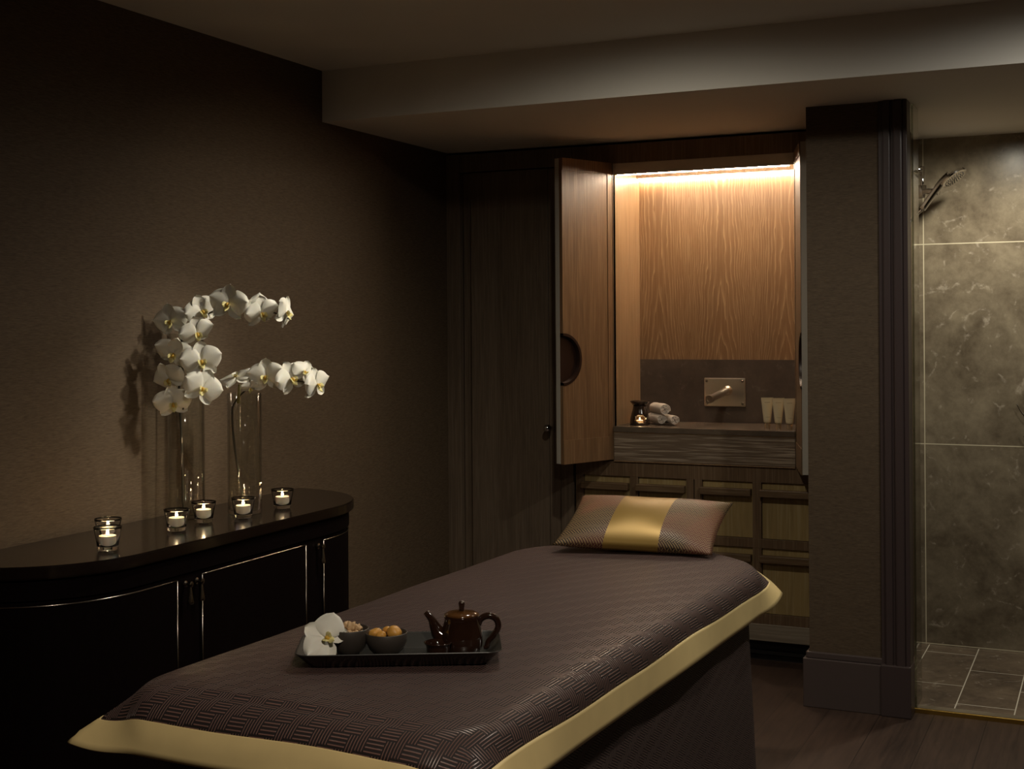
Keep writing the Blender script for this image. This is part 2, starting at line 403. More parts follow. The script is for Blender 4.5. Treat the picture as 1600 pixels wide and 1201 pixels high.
# ------------------------------------------------------------------ room shell
XL, YB, ZS, ZC, YS = -2.97, 5.69, 2.344, 2.556, 4.57     # left wall, cabinet face, soffit, ceiling, beam face
XC0, XC1, YC = -1.09, -.705, 5.12                         # column
XSL, YSB = -.835, 6.26                                    # shower left wall, back wall
XR, YF = 2.6, -1.6
struct('floor', B().box(XL-.1, XR+.1, YF-.1, 5.185, -.1, 0).box(XL-.1, XC1-.02, 5.185, 6.3, -.1, 0), 'floor', loc=(0, 0, 0))
struct('wall_left', B().box(XL-.1, XL, YF, 6.3, 0, 2.66), 'wallpaper', loc=(0, 0, 0))
struct('wall_back', B().box(XL-.1, XSL-.06, 6.3, 6.4, 0, 2.66), 'wallpaper', loc=(0, 0, 0))
struct('wall_right', B().box(XR, XR+.1, YF, 6.4, 0, 2.66), 'wallpaper', loc=(0, 0, 0))
struct('wall_rear', B().box(XL-.1, XR+.1, YF-.1, YF, 0, 2.66), 'wallpaper', loc=(0, 0, 0))
struct('ceiling', B().box(XL-.1, XR+.1, YF-.1, YS+.05, ZC, ZC+.1), 'ceiling', loc=(0, 0, 0))
struct('wall_soffit', B().box(XL, XR, YS, 6.38, ZS, ZC+.06), 'ceiling', loc=(0, 0, 0))
struct('wall_column', B().box(XC0, -.815, YC, 6.30, .0, ZS), 'wallpaper', loc=(0, 0, 0))
b = B().box(XC0-.022, -.81, YC-.022, YC, 0, .19, .003).box(XC0-.012, -.81, YC-.014, YC, .19, .215, .004)
b.box(XC0-.022, XC0, YC, 5.6, 0, .19, .003).box(XC0-.012, XC0, YC, 5.6, .19, .215, .004)
struct('baseboard_column', b, 'paint', loc=(0, 0, 0))
b = B().box(-.812, -.795, YC-.012, YC+.05, .19, ZS).box(-.795, -.768, YC-.026, YC+.05, .19, ZS, .004)
b.box(-.768, -.757, YC-.016, YC+.05, .19, ZS).box(-.757, -.722, YC-.030, YC+.05, .19, ZS, .007).box(-.722, -.705, YC-.022, YC+.07, .19, ZS, .003)
b.box(-.814, -.702, YC-.034, YC+.07, 0, .196, .004)
struct('trim_1', b, 'casing', loc=(0, 0, 0))
b = B().box(XL, XL+.016, YF, 5.55, 0, .215, .003).box(XL, XL+.010, YF, 5.55, .215, .238, .004)
struct('baseboard_left', b, 'paint', loc=(0, 0, 0))
# shower
struct('wall_shower_left', B().box(XC1-.10, XC1-.003, YC+.07, YC+.085, 0, ZS).box(-.86, XSL, YC+.08, YSB+.02, 0, ZS), 'shower_side', loc=(0, 0, 0))
struct('wall_shower_back', B().box(-.87, XR, YSB, YSB+.12, 0, ZS), 'shower_wall', loc=(0, 0, 0))
struct('wall_shower_right', B().box(.55, .62, 5.19, YSB, 0, ZS), 'shower_side', loc=(0, 0, 0))
struct('wall_shower_front', B().box(.62, XR, 5.19, YSB-.01, 0, ZS), 'wallpaper', loc=(0, 0, 0))
fl = struct('floor.001', B().box(-.86, XR, 5.255, YSB+.02, -.06, .012), 'shower_floor', loc=(-.78, 5.33, 0))
fl.rotation_euler = (0, 0, 0)
struct('trim_2', B().box(-.73, .55, 5.198, 5.255, -.06, .014, .002), 'threshold', loc=(0, 0, 0))
struct('trim_3', B().box(-.71, .55, 5.185, 5.198, -.06, .017, .002), 'brass', loc=(0, 0, 0))
scr = thing('glass_screen', (-.70, 5.26, .006), 'narrow clear glass shower screen beside the plum door casing', 'shower screen')
obj('glass_pane', B().box(-.704, -.696, 5.20, 5.345, .016, ZS-.004, .001), 'screen', scr)

# ------------------------------------------------------------------ wardrobe on the left of the basin cabinet
wd = thing('wardrobe', (-2.6, 6.0, 0), 'tall dark oak wardrobe between the left wall and the lit basin cabinet', 'wardrobe')
b = B().box(XL, -2.898, YB-.02, YB+.02, 0, ZS-.012, .002).box(-2.898, -2.31, YB+.01, YB+.03, 2.255, ZS-.012).box(-2.372, -2.31, YB-.014, YB+.03, .0, 2.255, .002)
b.box(XL, -2.31, YB+.03, 6.28, .0, ZS-.012)
b.box(XL, -2.31, YB-.01, YB+.03, 2.245, ZS-.012)
obj('frame', b, 'wood_ward', wd)
b = B().box(-2.895, -2.376, YB+.018, YB+.03, .03, 2.24)
d = obj('door', b, 'wood_ward', wd)
b = B().box(-2.845, -2.436, YB-.004, YB+.018, .03, 2.24, .002).box(-2.433, -2.376, YB-.006, YB+.018, .03, 2.24, .002)
obj('door_panel', b, 'wood_ward', d)
k = B().lathe([(0, -.045), (.008, -.045), (.008, -.02), (.016, -.014), (.019, 0), (.016, .012), (.008, .018), (0, .02)], (-2.425, YB-.052, 1.012), 20, (0, -1, 0))
obj('knob', k, 'chrome', d, True, 'dark polished metal knob')

# ------------------------------------------------------------------ basin cabinet
cb = thing('basin_cabinet', (-1.69, 6.0, 0), 'built-in dark oak cabinet with open folding doors round a lit basin niche', 'cabinet')
OX0, OX1, OZ0 = -2.108, -1.263, .866
b = B()
b.box(-2.31, XC0, YB-.004, YB+.03, 2.244, ZS-.012)                    # header
b.box(-2.30, OX0, YB, YB+.03, OZ0, 2.244).box(OX1, XC0, YB, YB+.03, OZ0, 2.244)     # stiles either side of the niche
b.box(-2.31, OX0-.012, YB+.03, 6.28, .1, 2.30).box(OX1+.012, XC0, YB+.03, 6.28, .1, 2.30)
b.box(OX0-.012, OX1+.012, 6.075, 6.28, .1, 2.30).box(OX0-.012, OX1+.012, YB+.03, 6.08, 2.246, 2.30)
b.box(-2.30, XC0, YB+.012, 6.1, .171, .86)
obj('carcass', b, 'wood_v', cb)
b = B()
b.box(-2.30, XC0, YB-.006, YB+.014, .795, .864, .001)               # rails
b.box(-2.30, XC0, YB-.006, YB+.014, .505, .545, .001)
b.box(-2.30, XC0, YB-.006, YB+.014, .171, .215, .001)
COLS = [(-2.262, -2.032), (-1.992, -1.762), (-1.688, -1.458), (-1.418, -1.188)]
for x0, x1 in [(-2.30, -2.262), (-2.032, -1.992), (-1.762, -1.7275), (-1.7235, -1.688), (-1.458, -1.418), (-1.188, XC0)]:
    b.box(x0, x1, YB-.0055, YB+.014, .215, .795, .001)
obj('face_frame', b, 'wood_v', cb)
dp = None
for x0, x1 in COLS:
    for z0, z1 in ((.545, .795), (.215, .505)):
        p = obj('cabinet_door', B().box(x0+.002, x1-.002, YB+.004, YB+.013, z0+.002, z1-.002), 'wood_reed', cb)
        obj('bar_handle', B().box(x0-.006, x1-.004, YB-.030, YB+.004, z1-.062, z1-.030, .003), 'wood_h', p)
obj('skirting', B().box(-2.30, XC0-.0, YB-.012, YB+.01, .097, .171, .002), 'grey_oak', cb)
obj('plinth', B().box(-2.30, XC0-.0, YB+.05, YB+.07, 0, .1).box(-2.30, XC0, YB+.03, YB+.05, .03, .045), 'kick', cb)
# niche lining
obj('side_panel', B().box(OX0-.012, OX0, YB+.005, 6.075, 1.0, 2.246), 'wood_side', cb)
obj('side_panel', B().box(OX1, OX1+.012, YB+.005, 6.075, 1.0, 2.246), 'wood_side', cb)
bp = obj('back_panel', B().box(OX0, OX1, 6.06, 6.075, 1.326, 2.246), 'wood_back', cb)
# give the veneer its own origin so the arches sit low in the panel
def recentre(o, p):
    p = Vector(p)-org(o)
    for v in o.data.vertices: v.co -= p
    o.location = o.location+p
recentre(bp, (-2.0, 6.07, 1.0))
obj('splashback', B().box(OX0, OX1, 6.058, 6.075, 1.0, 1.326), 'splash', cb)
obj('valance', B().box(OX0, OX1, YB-.001, YB+.014, 2.192, 2.244, .001), 'grey_panel', cb)
obj('pelmet', B().box(OX0, OX1, 6.025, 6.06, 2.208, 2.236, .001), 'wood_side', cb)
obj('light_strip', B().box(OX0+.006, OX1-.006, 6.035, 6.055, 2.196, 2.207), 'led', cb, label='glowing warm white strip under the niche top')
obj('light_strip', B().box(OX0+.012, OX1-.030, YB+.024, YB+.032, 2.190, 2.196), 'led_front', cb, label='slim glowing strip behind the grey valance')
obj('light_strip', B().box(OX0+.006, OX1-.006, 6.022, 6.0245, 2.2365, 2.2415), 'led_thin', cb, label='thin glowing line above the pelmet')
obj('apron', B().box(OX0+.002, OX1-.002, YB-.012, YB+.012, .868, .998, .0015), 'wood_apron', cb)
obj('highlight_strip', B().box(OX0+.002, OX1-.002, YB-.015, YB+.012, .8635, .8675, .0008), 'wood_side', cb, label='painted highlight along the lower edge of the apron')  # light catching the bevel, put in as a pale strip
obj('highlight_strip', B().box(OX0+.002, OX1-.002, YB-.015, YB-.004, .9965, .9995, .0008), 'wood_side', cb, label='painted highlight along the upper edge of the apron')  # same pale strip for the highlight along the top
ct = B().box(OX0+.001, OX1-.001, YB-.018, 6.056, 1.0, 1.026, .002)
obj('stone_counter', ct, 'counter', None, loc=(-1.69, 5.87, 1.0), label='narrow brown stone counter with squared edge in the lit cabinet niche', cat='counter')

# folding door leaves, each with a half-moon finger pull cut into its free edge
def leaf(hx, hy, fx, fy, side, off, mat, parent, z0=.872, z1=2.246, th=.021, pull=True):
    """hinge (hx,hy) to free edge (fx,fy); side: sign of the thickness direction"""
    d = Vector((fx-hx, fy-hy, 0)); W = d.length; d.normalize(); n = Vector((-d.y, d.x, 0))*side
    o0 = Vector((hx, hy, 0))+n*off; zc, r = 1.342, .118
    def p(w, z, k=0): return o0+d*w+n*k+Vector((0, 0, z))
    pts = [p(0, z0), p(W, z0), p(W, zc-r)]
    if pull: pts += [p(W-r*math.sin(a), zc-r*math.cos(a)) for a in [PI*i/24 for i in range(1, 24)]]
    pts += [p(W, zc+r), p(W, z1), p(0, z1)]
    lf = obj('folding_door', B().prism(pts, n*th), mat, parent)
    bm = B()
    def fr(w0, w1, q0, q1, k0, k1):
        bm.prism([p(w0, q0, k0), p(w1, q0, k0), p(w1, q1, k0), p(w0, q1, k0)], n*(k1-k0))
    # raised rails and stiles on the face
    fr(0, .03, z0+.11, z1-.055, -.0025, 0); fr(.0, W, z1-.055, z1, -.003, 0); fr(0, W, z0, z0+.108, -.003, 0)
    obj('rail', bm, 'wood_h' if mat != 'wood_leaf' else 'wood_leaf', lf)
    if pull:
        bm = B()
        ring = []
        for rr, kk in ((r, -.003), (r-.012, -.003), (r-.016, .006), (r-.016, th-.004), (0, th-.004)):
            ring.append([p(W-rr*math.sin(a), zc-rr*math.cos(a), kk) for a in [PI*i/24 for i in range(25)]])
        bm.grid(ring)
        obj('finger_pull', bm, 'pull', lf, True, 'dark half-moon finger pull', auto=35)
    return lf
leaf(-2.112, 5.684, -2.238, 5.387, -1, 0, 'wood_leaf', cb)
leaf(-2.112, 5.684, -2.238, 5.387, -1, .027, 'wood_ward', cb)
leaf(-1.262, 5.684, -1.167, 5.360, 1, 0, 'wood_v', cb)
leaf(-1.262, 5.684, -1.167, 5.360, 1, .027, 'wood_v', cb, pull=False)
def edge_strip(hx, hy, fx, fy, side, k0, k1, out=.0016):
    d = Vector((fx-hx, fy-hy, 0)); W = d.length; d.normalize(); n = Vector((-d.y, d.x, 0))*side; o0 = Vector((hx, hy, 0))
    q = [o0+d*(W+.0008)+n*k0, o0+d*(W+.0008)+n*k1, o0+d*(W+.0008+out)+n*k1, o0+d*(W+.0008+out)+n*k0]
    return B().prism([v+Vector((0, 0, .874)) for v in q], (0, 0, 1.37))
obj('hinge_strip', edge_strip(-2.112, 5.684, -2.238, 5.387, -1, .018, .042), 'grey_edge', cb, label='grey metal edge strip')
obj('hinge_strip', edge_strip(-1.262, 5.684, -1.167, 5.360, 1, .002, .046), 'grey_edge', cb, label='grey metal edge strip')

# ------------------------------------------------------------------ things in the niche
CZ = 1.026
sp = thing('wall_spout', (-1.68, 6.055, 1.17), 'brushed steel wall plate with a round spout above the counter', 'tap')
obj('mounting_plate', B().box(-1.783, -1.582, 6.050, 6.0575, 1.103, 1.239, .004), 'brushed', sp)
a0, a1 = Vector((-1.668, 6.05, 1.180)), Vector((-1.700, 5.845, 1.148))
ax = (a1-a0).normalized(); L = (a1-a0).length
s_ = obj('spout', B().lathe([(.0, 0), (.024, 0), (.023, .008), (.0172, .014), (.0172, L-.03), (.0195, L-.028), (.0195, L), (.011, L), (.010, L-.004), (0, L-.004)], a0, 28, ax), 'brushed', sp, True, auto=40)
for x in (-1.770, -1.596):
    for z in (1.118, 1.224):
        obj('screw', B().lathe([(0, .003), (.003, .0035), (.006, .002), (.0065, 0)], (x, 6.050, z), 14, (0, -1, 0)), 'steel', sp, True)
bu = thing('oil_burner', (-2.018, 5.79, CZ), 'dark ceramic oil burner with a lit candle on the counter beside rolled towels', 'oil burner')
# body: waisted shell with a round front window
ob = B(); prof = [(.044, .0), (.045, .012), (.043, .03), (.037, .055), (.031, .075), (.029, .09)]
seg = 40; hole = Vector((.35, -.94, 0)).normalized()
rings = []
N = 20
for i in range(N+1):
    t = i/N*(len(prof)-1); a = min(int(t), len(prof)-2); f = t-a
    r = prof[a][0]*(1-f)+prof[a+1][0]*f; z = prof[a][1]*(1-f)+prof[a+1][1]*f
    rings.append([Vector((-2.018+r*math.cos(2*PI*k/seg), 5.79+r*math.sin(2*PI*k/seg), CZ+z)) for k in range(seg+1)])
def keep_w(i, j):
    p = rings[i][j]-Vector((-2.018, 5.79, CZ)); dd = p.x*hole.y*-1+p.y*hole.x
    return not (Vector((p.x, p.y, 0)).dot(hole) > 0 and (dd/.024)**2+((p.z-.028)/.019)**2 < 1)
ob.grid(rings, keep=keep_w)
obj('body', ob, 'burner', bu, True, solid=.004)
obj('base', B().lathe([(0, 0), (.043, 0), (.043, .006), (0, .007)], (-2.018, 5.79, CZ+.0005), 32), 'burner_in', bu, True, auto=40)
obj('oil_dish', B().lathe([(0, .092), (.030, .090), (.044, .108), (.047, .112), (.044, .113), (.030, .098), (0, .097)], (-2.018, 5.79, CZ), 36), 'burner', bu, True)
def tealight_parts(root, c, s=1.0):
    x, y, z = c; H_ = .0175*s if s < 1 else .0300; dz_ = H_-.0175*s
    obj('wax', B().lathe([(0, 0), (.0185*s, 0), (.0195*s, .001), (.0195*s, H_-.0005), (.0185*s, H_), (.0165*s, H_-.002), (0, H_-.0025)], c, 26), 'wax', root, True, auto=50)
    obj('wick', B().tube([(x, y, z+dz_+.014*s), (x+.001, y, z+dz_+.022*s)], .0007, 6), 'dark', root)
    obj('flame', B().lathe([(0, .018*s), (.0030*s, .0205*s), (.0038*s, .0235*s), (.0024*s, .028*s), (0, .033*s)], (x, y, z+dz_), 12), 'flame', root, True, 'small glowing candle flame')
tl = thing('tealight_candle', (-2.018, 5.79, CZ+.008), 'lit tealight glowing inside the dark oil burner', 'candle')
tealight_parts(tl, (-2.018, 5.79, CZ+.008), .82)
def candle_lamp(loc, watts):
    l = bpy.data.lights.new('candle_glow', 'POINT'); l.energy = watts; l.color = (1, .66, .32); l.shadow_soft_size = .004
    o = bpy.data.objects.new('candle_glow', l); COL.objects.link(o); o.location = loc
candle_lamp((-2.018+.006, 5.79-.012, CZ+.055), .25)
# rolled towels: spiral end towards the camera
def towel(c, r, ln, ax, name_label):
    ax = Vector(ax).normalized(); up = Vector((0, 0, 1)); up = (up-ax*up.dot(ax)).normalized(); sd = ax.cross(up)
    bt = B(); P = []
    n = 84; turns = 3.2
    for i in range(n+1):
        t = i/n; rr = r*(.12+.88*t)*(1+.02*math.sin(9*t)); a = turns*2*PI*t+.6
        e = [-.5, -.49, -.3, -.1, .1, .3, .49, .5]
        row = []
        for q in e:
            sh = 1-.10*max(0, abs(q)*2-.9)*10*(1 if t > .7 else .3)*.6
            bul = 1+.03*math.sin(q*9+c[0]*40)
            row.append(Vector(c)+ax*(q*ln+.002*math.sin(5*a)*(1 if abs(q) > .45 else 0))+(up*math.cos(a)+sd*math.sin(a))*rr*sh*bul)
        P.append(row)
    bt.grid(P)
    obj('rolled_towel', bt, 'towel', None, True, name_label, 'towel', 'rolled towels stacked on the counter', solid=r*.20)
tax = (-.25, 1, 0)
tax2 = Vector((-.62, .78, 0)).normalized()
towel((-1.957, 5.85, CZ+.027), .0235, .15, tax2, 'rolled white towel at the lower left of the stack, right behind the oil burner')
towel((-1.894, 5.85, CZ+.025), .0215, .15, tax2, 'rolled white towel at the lower right of the stack, farthest from the burner')
towel((-1.940, 5.848, CZ+.0735), .0265, .15, tax2, 'rolled white towel lying on top of the two other rolls')
# cosmetic tubes
def make_tube(c, ang, label):
    x, y, z = c; t = thing('cosmetic_tube', c, label, 'cosmetic tube', 'cosmetic tubes standing on their caps')
    bt = B(); P = []; seg = 28
    for i in range(15):
        f = i/14; zz = .026+f*.105; rx = .0160+.0115*f; ry = .0160*(1-f)**.8+.0012
        P.append([Vector((x, y, z))+Matrix.Rotation(ang, 3, 'Z') @ Vector((rx*math.cos(2*PI*k/seg), ry*math.sin(2*PI*k/seg), zz)) for k in range(seg+1)])
    P.insert(0, [Vector((x, y, z+.0225)) + (p-Vector((x, y, p.z)))*.7 for p in P[0]])
    P.insert(0, [Vector((x, y, z+.0225)) for k in range(seg+1)])
    for k in (1,): P.append([p+Vector((0, 0, .006)) for p in P[-1]])
    bt.grid(P); bmesh.ops.remove_doubles(bt.bm, verts=bt.bm.verts[:], dist=1e-5)
    obj('tube_body', bt, 'tube', t, True)
    obj('cap', B().lathe([(0, 0), (.0125, 0), (.013, .002), (.012, .0215), (0, .022)], c, 24), 'tube_cap', t, True, 'gold tinted screw cap', auto=40)
    # faint printed mark near the top and lines near the shoulder
    d = Matrix.Rotation(ang, 3, 'Z')
    def line(name, dashes):
        q = B()
        for u_, z_, w_, h_ in dashes: dash(q, u_, z_, w_, h_)
        obj(name, q, 'ink', t)
    def dash(pr, u, zz, w, h):
        f = (zz-.026)/.105; ry = .0160*(1-f)**.8+.0012+.0006; rx = .0160+.0115*f
        yy = -ry*math.sqrt(max(0, 1-(u/rx)**2))-.0002
        q = [Vector((x, y, z))+d @ Vector((u+s*w/2, yy, zz+tt*h/2)) for s, tt in ((-1, -1), (1, -1), (1, 1), (-1, 1))]
        vs = [pr.bm.verts.new(v) for v in q]; pr.bm.faces.new(vs)
    line('printed_mark', [(-.0105+i*.0035, .116, .0030, .0016) for i in range(7)])
    line('printed_caption', [(-.0085+i*.0034, .050, .0030, .0010) for i in range(6)])
    return t
make_tube((-1.422, 5.82, CZ), .42, 'leftmost cream cosmetic tube standing on its cap, nearest the steel spout')
make_tube((-1.367, 5.80, CZ), .42, 'middle cream cosmetic tube of the three on the counter')
make_tube((-1.312, 5.78, CZ), .42, 'rightmost cream cosmetic tube, cut off by the cabinet door edge')

# ------------------------------------------------------------------ sideboard
CT = .855
sb = thing('sideboard', (-2.75, 3.44, 0), 'long black lacquer sideboard with rounded ends and steel inlay lines against left wall', 'sideboard')
def sb_outline(ins, z, n=14):
    """from wall at the near end round to the wall at the far end"""
    x0 = XL+.005; rx = .44-ins; y0, y1 = 2.96, 3.93; ry = .44-ins; P = []
    for i in range(n+1):
        a = PI/2*i/n; e = 2/2.2
        P.append(Vector((x0+rx*math.sin(a)**e, y0-ry*max(0, math.cos(a))**e*.92, z)))
    P.append(Vector((x0+rx, 3.17, z))); P.append(Vector((x0+rx, 3.21, z))); P.append(Vector((x0+rx, 3.8, z)))
    for i in range(n+1):
        a = PI/2*i/n; e = 2/2.2
        P.append(Vector((x0+rx*max(0, math.cos(a))**e, y1+ry*math.sin(a)**e, z)))
    return P
bt = B(); bt.prism(sb_outline(0, .818), (0, 0, .036))
es = [e for e in bt.bm.edges if abs(e.verts[0].co.z-e.verts[1].co.z) < 1e-4]
bmesh.ops.bevel(bt.bm, geom=es, offset=.004, segments=2, affect='EDGES')
obj('top', bt, 'lacquer_top', sb, True, 'dark glossy top', auto=40)
obj('body', B().prism(sb_outline(.028, .06), (0, 0, .758)), 'lacquer', sb, True, auto=40)
obj('plinth', B().prism(sb_outline(.07, 0), (0, 0, .06)), 'kick', sb, True, auto=40)
obj('frieze', B().prism(sb_outline(.018, .758), (0, 0, .06)), 'lacquer', sb, True, auto=40)
# doors with a steel inlay outline each; the outline follows the curved plan
def plan_path(ins, n=40):
    P = sb_outline(ins, 0, 24); out = [(0, P[0])]
    for a, c in zip(P, P[1:]): out.append((out[-1][0]+(c-a).length, c))
    return out
def path_at(pp, s):
    for (s0, a), (s1, c) in zip(pp, pp[1:]):
        if s <= s1: return a+(c-a)*((s-s0)/max(1e-9, s1-s0))
    return pp[-1][1]
def s_of_y(pp, y):
    best = min((abs(path_at(pp, pp[-1][0]*i/2000).y-y), pp[-1][0]*i/2000) for i in range(200, 1800)); return best[1]
PB = plan_path(.024); PT = plan_path(.020)
def sdoor(s0, s1, z0, z1, sides):
    n = max(2, int((s1-s0)/.03)); S = [s0+(s1-s0)*i/n for i in range(n+1)]
    bt = B(); bt.grid([[path_at(PB, s)+Vector((0, 0, z)) for z in (z0+.004, z1-.004)] for s in S])
    dr = obj('door', bt, 'lacquer', sb, False, solid=.006)
    lines = B(); wd_ = .0021
    def strip(Sx, za, zb):
        lines.grid([[path_at(PT, s)+Vector((0, 0, z)) for z in (za, zb)] for s in Sx])
    strip(S, z1-.0017, z1+.0017); strip(S, z0-.0017, z0+.0017)
    for q in sides: strip([q-wd_, q+wd_], z0, z1)
    obj('steel_inlay', lines, 'steel', dr, True, 'thin polished steel outline', solid=.003)
    return dr
sA, sB_, sC, sD = (s_of_y(PB, v) for v in (3.118, 3.235, 3.800, 3.912))
D1 = sdoor(.03, sA, .13, .742, [sA]); D2 = sdoor(sB_, sC, .13, .742, [sB_, sC]); D3 = sdoor(sD, PB[-1][0]-.03, .13, .742, [sD])
def drop_knob(y, par):
    x = path_at(PB, s_of_y(PB, y)).x
    kb = obj('knob', B().lathe([(0, 0), (.010, 0), (.010, .003), (.004, .006), (.004, .014), (.009, .018), (.009, .025), (0, .028)], (x, y, .725), 16, (1, 0, 0)), 'steel', par, True, 'small steel knob with drop', auto=40)
    c = (x+.021, y, .722)
    obj('drop', B().lathe([(0, 0), (.0035, -.001), (.0038, -.008), (.0055, -.024), (.0095, -.050), (.0095, -.055), (0, -.057)], c, 16), 'steel', kb, True)
drop_knob(3.152, D1); drop_knob(3.205, D2); drop_knob(3.875, D3)

# ------------------------------------------------------------------ glass votives with tealights on the sideboard
TT = CT+.0005
vg = None
def votive(c, lab, lab2):
    global vg, tl1
    x, y = c
    if vg is None:
        vg = thing('votive_glass', (x, y, TT), lab, 'candle holder', 'clear glass votives on the sideboard')
        obj('glass_cup', B().lathe([(0, 0), (.027, 0), (.029, .004), (.033, .03), (.0395, .062), (.0405, .068), (.0385, .068), (.037, .061), (.0305, .03), (.026, .012), (0, .011)], (x, y, TT), 30), 'glass', vg, True)
        tl1 = thing('tealight_candle', (x, y, TT+.0115), lab2, 'candle', 'lit tealights in the glass votives')
        tealight_parts(tl1, (x, y, TT+.0115), 1.25)
        a, t = vg, tl1
    else:
        a = copy_tree(vg); a.location = (x, y, TT); a['label'] = lab; a.rotation_euler = (0, 0, 0)
        t = copy_tree(tl1); t.location = (x, y, TT+.0115); t['label'] = lab2
    candle_lamp((x, y, TT+.078), .13)
votive((-2.652, 2.935), 'clear glass votive nearest the camera, in front of another votive', 'lit white tealight in the votive nearest the camera')
votive((-2.765, 3.062), 'clear glass votive partly hidden behind the nearest one', 'lit tealight in the votive hidden behind the nearest one')
votive((-2.700, 3.300), 'clear glass votive left of the foot of the tall orchid vase', 'lit white tealight in the votive left of the tall vase')
votive((-2.735, 3.480), 'clear glass votive between the two orchid vases, in front of the tall one', 'lit white tealight in the votive between the two vases')
votive((-2.672, 3.610), 'clear glass votive right in front of the shorter vase', 'lit white tealight in front of the shorter vase')
votive((-2.680, 3.850), 'clear glass votive at the far right, on the rounded end of the sideboard', 'lit white tealight in the far right votive')

# ------------------------------------------------------------------ vases
def vase(x, y, h, r, lab):
    v = thing('cylinder_vase', (x, y, TT), lab, 'vase')
    obj('glass_cylinder', B().lathe([(0, 0), (r-.003, 0), (r, .004), (r, h-.002), (r-.002, h), (r-.004, h-.002), (r-.004, .014), (r-.008, .011), (0, .010)], (x, y, TT), 56), 'vase_glass', v, True, auto=50)
    return v
vase(-2.860, 3.548, .622, .0615, 'tall clear glass cylinder vase behind the votives, holding the taller orchid')
vase(-2.735, 3.705, .415, .0585, 'shorter clear glass cylinder vase, right of the tall vase')

# ------------------------------------------------------------------ orchids
def petal_grid(bt, M4, L, W, shape, cup=.15, ruf=.02, nu=9, nv=9, seed=0):
    """a petal growing along local +Y in the XY plane, normal +Z; shape = (waist, widest position)"""
    rnd = random.Random(seed); ph = rnd.random()*6
    P = []
    for i in range(nu+1):
        t = i/nu; y = L*t
        a, pk = shape
        wv = W*(math.sin(PI*min(1, t**pk))**.50 if 0 < t < 1 else 0)*(a+(1-a)*min(1, t*2.2))
        row = []
        for j in range(nv+1):
            u = j/nv*2-1; x = u*wv/2
            z = cup*L*(t*t)*.6 - .22*W*abs(u)**2*(.3+t*.5)*(1 if cup > 0 else -1) + ruf*L*math.sin(u*5+ph)*t*abs(u) + .02*L*(1-abs(u))*math.sin(t*PI)
            row.append(M4 @ Vector((x, y-.0*abs(u), z)))
        P.append(row)
    bt.grid(P)
def flower(c, nrm, roll, size, parent, seed, top_level=None, up_hint=(0, 0, 1)):
    """white moth orchid: three sepals, two broad petals, gold lip"""
    n = Vector(nrm).normalized(); up = Vector(up_hint); up = (up-n*up.dot(n)).normalized(); sd = up.cross(n)
    Rm = Matrix(((sd.x, up.x, n.x, c[0]), (sd.y, up.y, n.y, c[1]), (sd.z, up.z, n.z, c[2]), (0, 0, 0, 1))) @ Matrix.Rotation(roll, 4, 'Z')
    S = size/2*1.10
    def place(ang, tilt, zoff=0): return Rm @ Matrix.Translation((0, 0, zoff)) @ Matrix.Rotation(ang, 4, 'Z') @ Matrix.Rotation(tilt, 4, 'X')
    rnd = random.Random(seed); j = lambda s: (rnd.random()-.5)*s
    bt = B()
    petal_grid(bt, place(j(.15), -.12+j(.3), -.003), S*.98, S*.82, (.6, .80), -.10, .02, seed=seed)
    petal_grid(bt, place(PI*.74+j(.1), -.15+j(.3), -.003), S*.95, S*.66, (.55, .75), -.12, .02, seed=seed+1)
    petal_grid(bt, place(-PI*.74+j(.1), -.15+j(.3), -.003), S*.95, S*.66, (.55, .75), -.12, .02, seed=seed+2)
    fl = obj('flower', bt, 'petal', parent, True, recalc=False) if parent else obj('orchid_blossom', bt, 'petal', None, True, recalc=False, loc=c, label=top_level, cat='flower')
    for sgn in (1, -1):
        bt = B(); petal_grid(bt, place(sgn*-PI*.42+j(.08), .02+j(.25), .002), S*1.04, S*1.30, (.42, .62), .10, .03, 11, 13, seed=seed+5+sgn)
        obj('petal', bt, 'petal', fl, True, recalc=False)
    bt = B()
    for sgn in (1, -1):
        petal_grid(bt, place(sgn*PI*.62, .95, .003), S*.38, S*.32, (.6, .8), .3, .0, 5, 5, seed=1)
    petal_grid(bt, place(PI, .62, .004), S*.48, S*.27, (.8, .9), .3, .05, 6, 5, seed=2)
    obj('lip', bt, 'lip', fl, True, 'pale yellow lip', recalc=False)
    bt = B(); p0 = Rm @ Vector((0, .02*S, .002)); p1 = Rm @ Vector((0, -.02*S, S*.20)); p2 = Rm @ Vector((0, -.14*S, S*.16))
    bt.tube([p0, p1, p2], [S*.05, S*.075, S*.05], 8, smooth=3)
    obj('column', bt, 'lip_gold', fl, True, 'golden throat')
    return fl
CAMDIR = Vector((2.78, -3.55, .02)).normalized()
def face(yawdeg, pitchdeg):
    """direction turned from the viewer's side by yaw (to the right) and pitch (up)"""
    v = Matrix.Rotation(math.radians(yawdeg), 3, 'Z') @ CAMDIR
    v = Vector((v.x, v.y, 0)).normalized(); return (v*math.cos(math.radians(pitchdeg))+Vector((0, 0, math.sin(math.radians(pitchdeg))))).normalized()
orA = thing('orchid_spray', (-2.885, 3.556, CT+.016), 'taller spray of white moth orchids arching right from the tall glass vase', 'orchid')
stA = [(-2.872, 3.545, .872), (-2.880, 3.55, 1.087), (-2.890, 3.55, 1.305), (-2.888, 3.551, 1.414), (-2.878, 3.556, 1.469), (-2.858, 3.563, 1.500), (-2.82, 3.574, 1.53), (-2.749, 3.597, 1.560), (-2.662, 3.623, 1.566), (-2.577, 3.649, 1.548), (-2.513, 3.668, 1.522)]
obj('stem', B().tube(stA, [.004]*4+[.0036]*3+[.0028]*4, 8), 'stem', orA, True)
